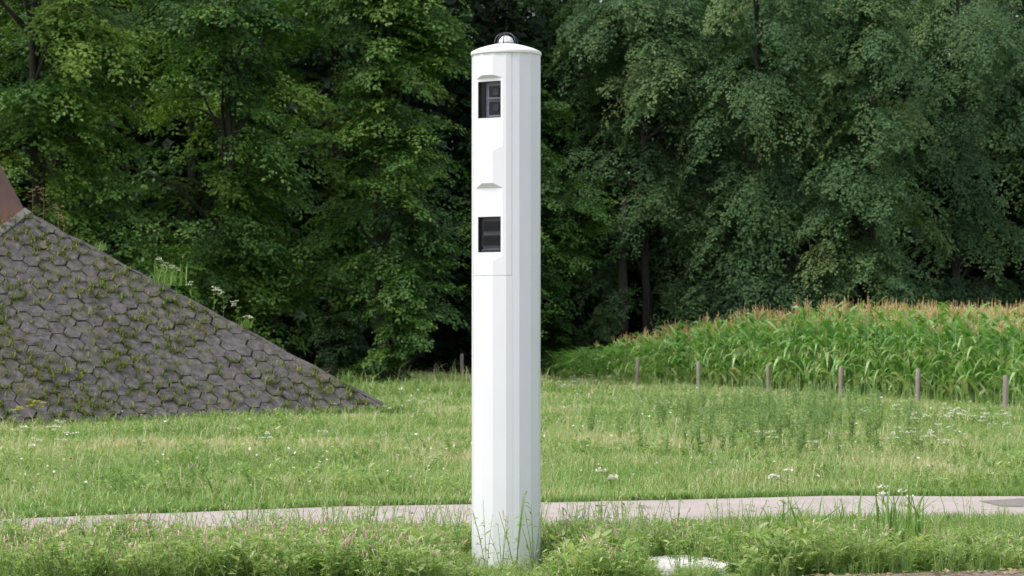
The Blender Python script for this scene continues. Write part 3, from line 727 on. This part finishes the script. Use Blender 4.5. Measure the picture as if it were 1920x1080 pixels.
# ------------------------------------------------------------------ grass and weeds
def blades(buf, pos, h, wd, bend, tint, mat=0):
    N = len(pos); az = rng.uniform(0, 6.28, N)
    d = np.column_stack([np.cos(az), np.sin(az), np.zeros(N)]); sd2 = np.column_stack([-d[:, 1], d[:, 0], np.zeros(N)])
    h = np.broadcast_to(h, (N,)); wd = np.broadcast_to(wd, (N,)); bend = np.broadcast_to(bend, (N,))
    P = np.zeros((N, 5, 3)); mid = pos + d * (h * bend * .3)[:, None] + np.array([0, 0, 1.]) * (h * .58)[:, None]
    tp = pos + d * (h * bend)[:, None] + np.array([0, 0, 1.]) * (h * (1 - .25 * bend))[:, None]
    P[:, 0] = pos - sd2 * (wd / 2)[:, None]; P[:, 1] = pos + sd2 * (wd / 2)[:, None]
    P[:, 2] = mid - sd2 * (wd * .42)[:, None]; P[:, 3] = mid + sd2 * (wd * .42)[:, None]; P[:, 4] = tp
    T = np.array([[0, 1, 3], [0, 3, 2], [2, 3, 4]])
    buf.add(P, T[None] + (np.arange(N) * 5)[:, None, None], np.repeat(np.broadcast_to(tint, (N,)), 5), mat)

def in_bank(x, y):
    d = np.column_stack([x - T0[0], y - T0[1]])
    nrm2 = np.array([pn[0], pn[1]]); nrm2 = nrm2 / np.linalg.norm(nrm2)
    hb = (B0 - T0)[:2]; hn = np.array([hb[1], -hb[0]]); hn = hn if hn @ (np.array([-20, 50]) - T0[:2]) > 0 else -hn
    return (d @ nrm2 < -.05) & (d @ (hn / np.linalg.norm(hn)) > .05)
def in_corn(x, y): return ((x - E0[0]) * EN[0] + (y - E0[1]) * EN[1]) > -.2

# meadow: blades thin out and widen with distance
mb = Buf()
for y0, y1, dens, wd in ((19.5, 30, 700, .009), (30, 42, 380, .012), (42, 58, 190, .018), (58, 78, 90, .026), (78, 97, 45, .034)):
    wmax = .215 * y1; N_ = int((y1 - y0) * 2 * wmax * dens)
    x = rng.uniform(-wmax, wmax, N_); y = rng.uniform(y0, y1, N_)
    k = (np.abs(x) < .21 * y) & (y > path_far(x) + .04 * np.sin(x * 9) + .02) & ~in_bank(x, y) & ~in_corn(x, y)
    x, y = x[k], y[k]; N_ = len(x)
    f = .6 * fbm(x, y * .6, 3.2) + .4 * fbm(x + 20, y * .6, .9); edge = np.clip((y - path_far(x)) / 2.2, 0, 1)
    rough_ = np.clip((f - .38) * 4, 0, 1)
    h = (.04 + .04 * rng.random(N_)) * (1 - edge) + edge * (.07 + .13 * rough_ * rng.random(N_) + .05 * rng.random(N_))
    yy = y * .55
    ti = .36 + 1.0 * (fbm(x + 50, yy, 2.6) - .5) + .5 * (fbm(x + 9, yy + 40, .7) - .5) + .26 * rough_ * edge + rng.normal(0, .15, N_)
    ti = np.where(rng.random(N_) < .1 * edge * (.3 + rough_), .9 + .1 * rng.random(N_), ti)
    tallk = rng.random(N_) < .02 * edge
    h = np.where(tallk, h * 1.9 + .08, h); ti = np.where(tallk, .72 + .25 * rng.random(N_), ti)
    near_wood = np.clip((y - 60) / 8, 0, 1) * (x < 1)
    h = h * (1 + 1.3 * near_wood)
    blades(mb, np.column_stack([x, y, gz(x, y)]), h, wd * rng.uniform(.6, 1.3, N_) * np.where(tallk, .6, 1), rng.uniform(.3, 1.2, N_), ti)
# small pale seed heads and tiny flowers among the blades
FN = 5200; x = rng.uniform(-14, 14, FN); y = 20 + 60 * rng.random(FN) ** 1.6
k = (np.abs(x) < .21 * y) & (y > path_far(x) + .5) & ~in_bank(x, y) & ~in_corn(x, y) & (rng.random(FN) < np.clip((fbm(x + 3, y * .6, 2.4) - .4) * 5, .05, 1))
x, y = x[k], y[k]; FN = len(x); hz = rng.uniform(.07, .26, FN)
leaves(mb, LEAF4, np.column_stack([x, y, hz]), rng.normal(0, 1, (FN, 3)) * [1, 1, .3], rng.normal(0, .4, (FN, 3)) + [0, -.3, 1], rng.uniform(.012, .03, FN) * (1 + y / 60), 1.5, rng.random(FN), np.repeat(rng.choice([1, 1, 2, 3, 3], FN), 2))
tag(link('meadow_grass', mb.mesh('meadow_grass', [M['grass'], M['white'], M['pink'], M['straw']])), 'rough green meadow grass between the path and the wood', 'grass', None, 'stuff')

# templates of broad leaved weeds
def knotweed(seed, pink=True, h=.4, nlf=9, lsz=1.0):
    g = np.random.default_rng(seed); b = Buf()
    for k in range(4):
        a = g.uniform(0, 6.28); sp = g.uniform(.05, .16); hh = h * g.uniform(.65, 1.05)
        p = np.array([(0, 0, -.02), (sp * .45 * math.cos(a), sp * .45 * math.sin(a), hh * .5), (sp * math.cos(a), sp * math.sin(a), hh)])
        b.add(*tube(p, [.0035, .003, .0018], 3), .55)
        s = g.uniform(.12, .95, nlf); pp = np.column_stack([np.interp(s, [0, .5, 1], p[:, i]) for i in range(3)])
        az = g.uniform(0, 6.28, nlf); d = np.column_stack([np.cos(az), np.sin(az), g.uniform(-.2, .9, nlf)])
        leaves(b, LEAF6, pp, d, g.normal(0, .3, (nlf, 3)) + [0, 0, 1], g.uniform(.022, .055, nlf) * lsz, g.uniform(.8, 1.4), np.clip(g.normal(.62, .22, nlf), 0, 1))
        if pink:
            for j in range(g.choice([0, 0, 0, 1, 1])):
                q = p[2] + g.normal(0, .025, 3) * [1, 1, .8]; dd = np.array([g.normal(0, .3), g.normal(0, .3), 1]); L_ = g.uniform(.008, .02)
                b.add(*tube([q - dd * .02, q, q + dd * L_ * .5, q + dd * L_], [.001, .0032, .0036, .0015], 5), g.random(), 1)
    return b
def tuft(seed, n=26, h=.35, w_=.007, spread=.07):
    g = np.random.default_rng(seed); b = Buf(); global rng
    sv = rng; rng = g
    pos = np.column_stack([g.normal(0, spread * .5, n), g.normal(0, spread * .5, n), np.zeros(n)])
    blades(b, pos, g.uniform(.5, 1.1, n) * h, w_ * g.uniform(.7, 1.3, n), g.uniform(.15, .9, n), np.clip(g.normal(.35, .15, n), 0, 1))
    rng = sv; return b
WM = [M['weed'], M['pink'], M['white']]
near_line = lambda x: path_far(x) - 3.2
def clear(x, y):      # low growth right in front of the column and of the slab
    c = (1 - .66 * np.exp(-((x - CX) / .36) ** 4) * (y < 16.3)) * np.where(y > 16.4, np.interp(x, [-4, -2], [.6, 1]), 1)
    return c * (1 - .6 * np.exp(-((x - 1.03) / .33) ** 4) * (y < 15.6))
vb = Buf()
kn = [knotweed(500 + i, True, .25, 13) for i in range(7)]; kg = [knotweed(520 + i, i < 1, .22, 14, 1.0 + .3 * (i % 3)) for i in range(5)]
N_ = 7500
x = rng.uniform(-4.2, 4.4, N_); y = rng.uniform(14.25, 19.6, N_)
k = (y < near_line(x) - .02 - .15 * rng.random(N_)) & (y > np.interp(x, EX, EY) + .04) & (np.abs(x) < .215 * y)
k &= ~((x > .8) & (x < 1.28) & (y > 15.3) & (y < 16.2) & (rng.random(N_) < .9)) & ~((np.hypot(x - CX, y - CY) < .23))
x, y = x[k], y[k]
left = np.clip(.62 - .2 * x, .12, .95) > rng.random(len(x))
for arr, sel in ((kn, left), (kg, ~left)):
    idx = rng.integers(0, len(arr), len(x))
    for i, tm in enumerate(arr):
        q = sel & (idx == i); n = q.sum()
        if n: vb.scatter(tm, np.column_stack([x[q], y[q], np.zeros(n)]), rng.uniform(0, 6.28, n), rng.uniform(.55, 1.15, n) * np.interp(y[q], [15, 16.3, 17.4, 18.6], [1., .9, .55, .3]) * (.62 + .85 * fbm(x[q] + 11, y[q], .8)) * clear(x[q], y[q]) , rng.normal(.06, .16, n))
kt = [knotweed(580 + i, True, .42, 5) for i in range(5)]
n = 620; x = rng.uniform(-4, 4, n); y = 15.3 + 3.4 * rng.random(n) ** 1.4
k = (y < near_line(x) - .05) & (np.abs(x) < .2 * y) & ((np.abs(x - CX) > .3) | (y > 16)) & (rng.random(n) < np.clip(.8 - .2 * x, .2, 1)); x, y = x[k], y[k]; idx = rng.integers(0, 5, len(x))
for i, tm in enumerate(kt):
    q = idx == i; n = q.sum()
    vb.scatter(tm, np.column_stack([x[q], y[q], np.zeros(n)]), rng.uniform(0, 6.28, n), rng.uniform(.5, .95, n), rng.normal(.1, .14, n))
tag(link('verge_weeds', vb.mesh('verge_weeds', WM)), 'dense leafy verge weeds with small pink flower spikes in the foreground', 'weeds', None, 'stuff')
gb = Buf(); tf = [tuft(540 + i) for i in range(6)]
N_ = 3600
x = rng.uniform(-4.2, 4.4, N_); y = rng.uniform(14.25, 19.8, N_)
k = (y < near_line(x) + .03 - .1 * rng.random(N_)) & (y > np.interp(x, EX, EY)) & (np.abs(x) < .215 * y) & (rng.random(N_) < np.clip(.55 + .12 * x, .25, 1))
k &= ~((x > .8) & (x < 1.28) & (y > 15.3) & (y < 16.25) & (rng.random(N_) < .85)) & ~((np.hypot(x - CX, y - CY) < .23))
x, y = x[k], y[k]; idx = rng.integers(0, 6, len(x))
for i, tm in enumerate(tf):
    q = idx == i; n = q.sum()
    gb.scatter(tm, np.column_stack([x[q], y[q], np.zeros(n)]), rng.uniform(0, 6.28, n), rng.uniform(.2, .55, n) * np.interp(y[q], [15, 18.6], [1.1, .8]) * clear(x[q], y[q]) * (1 + .9 * (rng.random(n) < .06)), rng.normal(.08, .14, n))
# short grass fringe along both path edges
for fn, sg in ((near_line, -1), (path_far, 1)):
    n = 5200; x = rng.uniform(-5, 5.2, n); y = fn(x) + sg * np.abs(rng.normal(0, .06, n))
    blades(gb, np.column_stack([x, y, np.zeros(n)]), rng.uniform(.04, .11, n), .008, rng.uniform(.3, 1, n), np.clip(rng.normal(.35, .15, n), 0, 1))
tag(link('verge_grass', gb.mesh('verge_grass', [M['grass']])), 'tufts of long grass growing through the foreground verge', 'grass', None, 'stuff')

# knotweed plants standing against the foot of the column
for (x, y, sc, rz, lab) in ((-.15, 15.66, 1.15, .3, 'pink-tipped weed leaning against the left foot of the column'), (.02, 15.62, 1.3, 2, 'tallest pink-tipped weed in front of the middle of the column foot'),
                            (.13, 15.7, 1.2, 4, 'leafy pink-tipped weed at the right foot of the column'), (-.06, 15.55, .9, 5, 'small pink-tipped weed low in front of the column'), (.98, 15.0 + .36, .95, 1, 'pink-flowered weed in front of the white slab')):
    o = link('flowering_weed', knotweed(int(600 + sc * 100 + rz), True, .36, 9).mesh('flowering_weed', WM), None, (x, y, 0)); o.scale = (sc * .75, sc * .75, sc); o.rotation_euler.z = rz
    tag(o, lab, 'weed', 'pink-flowered weeds by the column')

# yarrow: stem, feathery leaves and flat white heads
def yarrow(seed, h, heads=3):
    g = np.random.default_rng(seed); st = Buf(); out = []
    st.add(*tube([(0, 0, -.02), (.01, 0, h * .5), (0, .01, h * .85)], [.004, .0035, .0025], 3), .5)
    n = 12; z = g.uniform(.05, .8, n) * h; az = g.uniform(0, 6.28, n)
    leaves(st, LEAF6, np.column_stack([z * 0, z * 0, z]), np.column_stack([np.cos(az), np.sin(az), g.uniform(0, .8, n)]), g.normal(0, .2, (n, 3)) + [0, 0, 1], g.uniform(.06, .12, n), .9, .4)
    for k in range(heads):
        a = g.uniform(0, 6.28); r_ = 0 if k == 0 else g.uniform(.03, .11); c = np.array([r_ * math.cos(a), r_ * math.sin(a), h * g.uniform(.8, 1.05)])
        st.add(*tube([(0, 0, h * .8), c], [.0025, .002], 3), .5)
        fl = Buf(); out.append(fl)
        m = 16; rr = .026 * np.sqrt(g.random(m)); aa = g.uniform(0, 6.28, m)
        p = c + np.column_stack([rr * np.cos(aa), rr * np.sin(aa), .012 - rr * .5 + g.normal(0, .004, m)])
        fl.add(*tube([c - [0, 0, .006], c + [0, 0, .004]], [.008, .02], 8), .4)
        leaves(fl, LEAF4, p, np.column_stack([np.cos(aa), np.sin(aa), g.uniform(.1, .6, m)]), g.normal(0, .7, (m, 3)) + [0, 0, 1.], .018, 1.6, g.random(m))
    return st, out
yv = []
for i in range(4):
    st, fl = yarrow(700 + i, .42, 3 + i % 3)
    r_ = link('yarrow_plant', st.mesh('yarrow_stem', [M['weed']])); yv.append(r_)
    for f_ in fl: link('flower_head', f_.mesh('flower_head', [M['white']]), r_)
yspots = []
for n, (xa, xb, ya, yb) in ((34, (5.2, 7.4, 34, 42)), (10, (3.0, 5.0, 30, 34)), (8, (-6.4, -4.7, 27, 33)), (9, (.6, 1.4, 62, 74)), (12, (1.3, 4.2, 72, 80)), (7, (-3.6, -1.3, 30, 48)), (6, (1.6, 3.6, 33, 44))) if False else \
        [(34, (5.2, 7.4, 34, 42)), (10, (2.6, 5.0, 27, 32)), (8, (-6.4, -4.7, 27, 33)), (9, (.5, 1.6, 60, 76)), (10, (1.3, 3.2, 74, 80)), (7, (-3.6, -1.0, 30, 48)), (5, (1.4, 3.6, 40, 52))]:
    for _ in range(n): yspots.append((random.uniform(xa, xb), random.uniform(ya, yb)))
for k, (x, y) in enumerate(yspots):
    o = yv[k] if k < 4 else copy_tree(yv[k % 4])
    o.location = (x, y, 0); s_ = random.uniform(.6, 1.05); o.scale = (s_ * 1.0, s_ * 1.0, s_ * .85); o.rotation_euler.z = random.uniform(0, 6)
    tag(o, 'small white-flowered plant dotted about the meadow grass', 'wildflower', 'white wildflowers in the meadow')
for (x, y, s_, lab) in ((.62, 18.2, 1.1, 'white-headed wildflower at the path edge just right of the column'), (1.95, 18.7, 1.05, 'white-headed wildflower on the near edge of the path'), (2.38, 16.9, 1.0, 'broad white-headed wildflower in the long grass of the right verge'), (2.55, 17.2, .9, 'smaller white-headed wildflower beside the broad one in the right verge'), (-1.25, 15.75, .5, 'lowest white-headed wildflower in the left foreground weeds')):
    o = copy_tree(yv[0]); o.location = (x, y, 0); o.scale = (s_,) * 3; o.rotation_euler.z = x * 3; tag(o, lab, 'wildflower', 'white wildflowers on the verge')

# tall grey-green weeds standing in the meadow
def tallweed(seed, h=.75):
    g = np.random.default_rng(seed); st = Buf(); lf = Buf()
    for k in range(3):
        a = g.uniform(0, 6.28); sp = g.uniform(.02, .12); hh = h * g.uniform(.7, 1.05)
        p = np.array([(0, 0, -.02), (sp * .5 * math.cos(a), sp * .5 * math.sin(a), hh * .5), (sp * math.cos(a), sp * math.sin(a), hh)])
        st.add(*tube(p, [.006, .005, .003], 4), .6)
        n = 46; s = g.uniform(.1, 1, n); pp = np.column_stack([np.interp(s, [0, .5, 1], p[:, i]) for i in range(3)])
        az = g.uniform(0, 6.28, n)
        leaves(lf, LEAF6, pp, np.column_stack([np.cos(az), np.sin(az), g.uniform(-.1, 1.1, n)]), g.normal(0, .4, (n, 3)) + [0, 0, 1], g.uniform(.05, .1, n) * (1.15 - .6 * s), 1.0, np.clip(g.normal(.62, .2, n), 0, 1))
    return st, lf
tw = []
for i in range(4):
    st, lf = tallweed(800 + i); r_ = link('tall_weed', st.mesh('weed_stem', [M['tallweed']])); link('leaves', lf.mesh('weed_leaves', [M['tallweed']]), r_); tw.append(r_)
n = 0
for k in range(190):
    y = random.uniform(29, 52); x = y * random.gauss(.1, .027)
    if in_corn(np.array([x]), np.array([y]))[0]: continue
    o = tw[n] if n < 4 else copy_tree(tw[n % 4]); n += 1
    s_ = random.uniform(.45, 1.05); o.location = (x, y, 0); o.scale = (s_ * 1.1, s_ * 1.1, s_); o.rotation_euler.z = random.uniform(0, 6)
    tag(o, 'tall grey-green weed in the dense stand in front of the maize', 'weed', 'tall weeds in the meadow')
# weeds and grasses at the foot of the fence line and of the wood
fbuf = Buf(); tf2 = [tuft(560 + i, 30, .55, .014, .16) for i in range(4)]; tw2 = []
for i in range(4):
    st, lf = tallweed(820 + i, .55); q = Buf(); q.add(*st.arrays()[:3]); q.add(*lf.arrays()[:3]); tw2.append(q)
n = 260; s = rng.uniform(-10, 46, n); o_ = rng.uniform(-.9, .1, n); p = E0[None] + ED[None] * s[:, None] + EN[None] * o_[:, None]
n2 = 420; p2_ = np.column_stack([rng.uniform(-6, 1.3, n2), rng.uniform(63, 75, n2)]); p2_ = p2_[p2_[:, 1] > 62.5 + .8 * np.abs(p2_[:, 0] + 2)]
p = np.vstack([p, p2_]); p = p[(p[:, 1] < 95)]
idx = rng.integers(0, 8, len(p))
for i in range(8):
    q = idx == i
    if q.any(): fbuf.scatter((tf2 + tw2)[i], np.column_stack([p[q], np.zeros(q.sum())]), rng.uniform(0, 6.28, q.sum()), rng.uniform(.35, .75, q.sum()), rng.normal(.0, .15, q.sum()))
tag(link('rank_growth', fbuf.mesh('rank_growth', [M['weed']])), 'rank grass and weeds along the fence line and the foot of the wood', 'weeds', None, 'stuff')

# broad-leaved plants scattered in patches through the meadow
wb = Buf(); N_ = 5200; x = rng.uniform(-12, 9, N_); y = 22.6 + 36 * rng.random(N_) ** 1.3
k = (np.abs(x) < .21 * y) & (y > path_far(x) + .35) & ~in_bank(x, y) & ~in_corn(x, y) & (rng.random(N_) < np.clip((fbm(x + 77, y * .5, 2.2) - .46) * 6, .03, 1)); x, y = x[k], y[k]
idx = rng.integers(0, 5, len(x))
for i, tm in enumerate(kg):
    q = idx == i; n = q.sum()
    wb.scatter(tm, np.column_stack([x[q], y[q], gz(x[q], y[q])]), rng.uniform(0, 6.28, n), rng.uniform(.5, 1.2, n), rng.normal(-.12, .18, n))
tag(link('meadow_weeds', wb.mesh('meadow_weeds', WM)), 'patches of broad-leaved weeds in the meadow grass', 'weeds', None, 'stuff')
# dead leaves and grit on the bare soil strip
lb = Buf(); n = 420; x = rng.uniform(1.2, 4, n); y = np.interp(x, EX, EY) - np.abs(rng.normal(0, .22, n))
leaves(lb, LEAF4, np.column_stack([x, y, np.full(n, .012)]), rng.normal(0, 1, (n, 3)) * [1, 1, .2], rng.normal(0, .35, (n, 3)) + [0, 0, 1], rng.uniform(.01, .05, n), 1.3, rng.random(n))
tag(link('leaf_litter', lb.mesh('leaf_litter', [M['straw']])), 'dry leaves and stalks lying on the bare soil strip', 'leaf litter', None, 'stuff')

# grass in the joints of the bank
jb = Buf(); n = 11000
ii = rng.integers(0, len(hexc), n); cc = np.array(hexc)[ii]; kk = (rng.integers(0, 6, n) * 60 + 30) * np.pi / 180
q = cc + hs_ * np.column_stack([np.sin(kk), np.cos(kk)])
fq = fbm(q[:, 0] + 70, q[:, 1] + 20, 1.6)
keep = (q[:, 1] > -.05) & (q[:, 1] < top2 - .1) & ((q - to2(T0)) @ HN > .12) & (rng.random(n) < np.clip((fq - .3) * 2.4, .06, .95)) & (q[:, 0] > -17)
q = q[keep]
big = rng.random(len(q)) ** 2
for j in range(14):
    sel = rng.random(len(q)) < .35 + .65 * big; m_ = sel.sum(); g_ = big[sel]
    pos = T0 + q[sel][:, :1] * e1 + q[sel][:, 1:] * e2 + rng.normal(0, .018, (m_, 3)) * (1 + 2.2 * g_[:, None]) - pn * .01
    blades(jb, pos, rng.uniform(.035, .07, m_) * (1 + 1.5 * g_), rng.uniform(.012, .024, m_), rng.uniform(.6, 1.9, m_), np.clip(.36 + .3 * (fbm(q[sel][:, 0] * 3, q[sel][:, 1] * 3, 1.0) - .5) * 2 + rng.normal(0, .2, m_), 0, 1), 1)
n = 2200; s = rng.uniform(0, 10, n); pos = T0 + bd * s[:, None] + np.array([pn[0], pn[1], 0]) * (np.abs(rng.normal(0, .16, n)) - .08)[:, None]
blades(jb, pos, rng.uniform(.08, .26, n), .02, rng.uniform(.2, .9, n), np.clip(rng.normal(.4, .17, n), 0, 1))
tag(link('joint_grass', jb.mesh('joint_grass', [M['grass'], M['jointplant']])), 'yellow-green grass tufts growing in the joints of the bank', 'grass', None, 'stuff')

# yellow-flowered plants at the foot of the bank
for k, (f, sc, lab) in enumerate(((6.95, 1.0, 'yellow-flowered bushy weed at the left foot of the bank'), (7.3, .8, 'smaller yellow-flowered weed nearest the left picture edge at the foot of the bank'))):
    st, fl = yarrow(930 + k, .5, 7); p = T0 + bd * f + np.array([pn[0], pn[1], 0]) * .2
    o = link('flowering_weed', st.mesh('weed_stem', [M['weed']]), None, tuple(p)); o.scale = (sc * 1.6, sc * 1.6, sc)
    for f_ in fl: link('flower_head', f_.mesh('flower_head', [M['yellow']]), o)
    tag(o, lab, 'weed', 'yellow-flowered weeds at the bank foot')

# flowering weeds along the ridge of the bank
def ridge(f): return T0 + (A0 - T0) * f
rw = [(.985, .5, 'dry pale-headed weed at the foot of the steel pillar', 1), (.955, .55, 'tall forked dry weed beside the steel pillar', 1), (.915, .42, 'dry brown-headed weed near the top of the bank ridge', 1), (.9, .25, 'short dry weed near the top of the bank ridge', 1),
      (.64, .45, 'white-headed weed left of the grass clump on the ridge', 0), (.615, .46, 'white-headed weed in the grass clump on the ridge', 0), (.6, .42, 'white-headed weed right of the grass clump on the ridge', 0),
      (.56, .3, 'cluster of white flowers below the grass clump on the ridge', 0), (.5, .42, 'tall white-headed weed halfway down the ridge', 0), (.475, .45, 'slim white-headed weed just below the halfway point of the ridge', 0), (.44, .4, 'bent white-headed weed on the lower ridge', 0), (.41, .25, 'short green weed lowest of the flowering ones on the ridge', 0)]
for k, (f, h, lab, dry) in enumerate(rw):
    st, fl = yarrow(900 + k, h, 4)
    p = ridge(f)
    o = link('ridge_weed', st.mesh('ridge_weed_stem', [M['straw'] if dry else M['weed']]), None, tuple(p)); o.scale = (1.2, 1.2, 1)
    for f_ in fl: link('flower_head', f_.mesh('flower_head', [M['straw'] if dry else M['white']]), o)
    tag(o, lab, 'weed', 'flowering weeds on the bank ridge')
for f, sc, lab in ((.625, 1.25, 'yellow-green grass clump on the middle of the bank ridge'), (.8, .6, 'small grass clump high on the bank ridge'), (.415, .6, 'small grass clump on the lower bank ridge'), (.15, .7, 'grass clump near the pointed foot of the bank ridge'), (-.02, 1.0, 'dark grass clump at the very tip of the bank')):
    b = tuft(950 + int(f * 100), 60, .4, .014, .22); o = link('grass_clump', b.mesh('grass_clump', [M['grass']]), None, tuple(ridge(f))); o.scale = (sc,) * 3
    tag(o, lab, 'grass clump', 'grass clumps on the bank ridge')
for (x, y, sc, lab) in ((2.45, 16.4, 1.5, 'large dark green tuft of arching grass in the right foreground'), (1.75, 16.1, 1.3, 'upright grass tuft in the right foreground between slab and arching tuft'), (-3.3, 27.5, .8, 'dark green rounded grass tuft in the left meadow')):
    b = tuft(970 + int(x * 10), 70, .36, .011, .16); o = link('grass_tuft', b.mesh('grass_tuft', [M['weed']]), None, (x, y, 0)); o.scale = (sc,) * 3
    tag(o, lab, 'grass tuft', 'larger grass tufts')
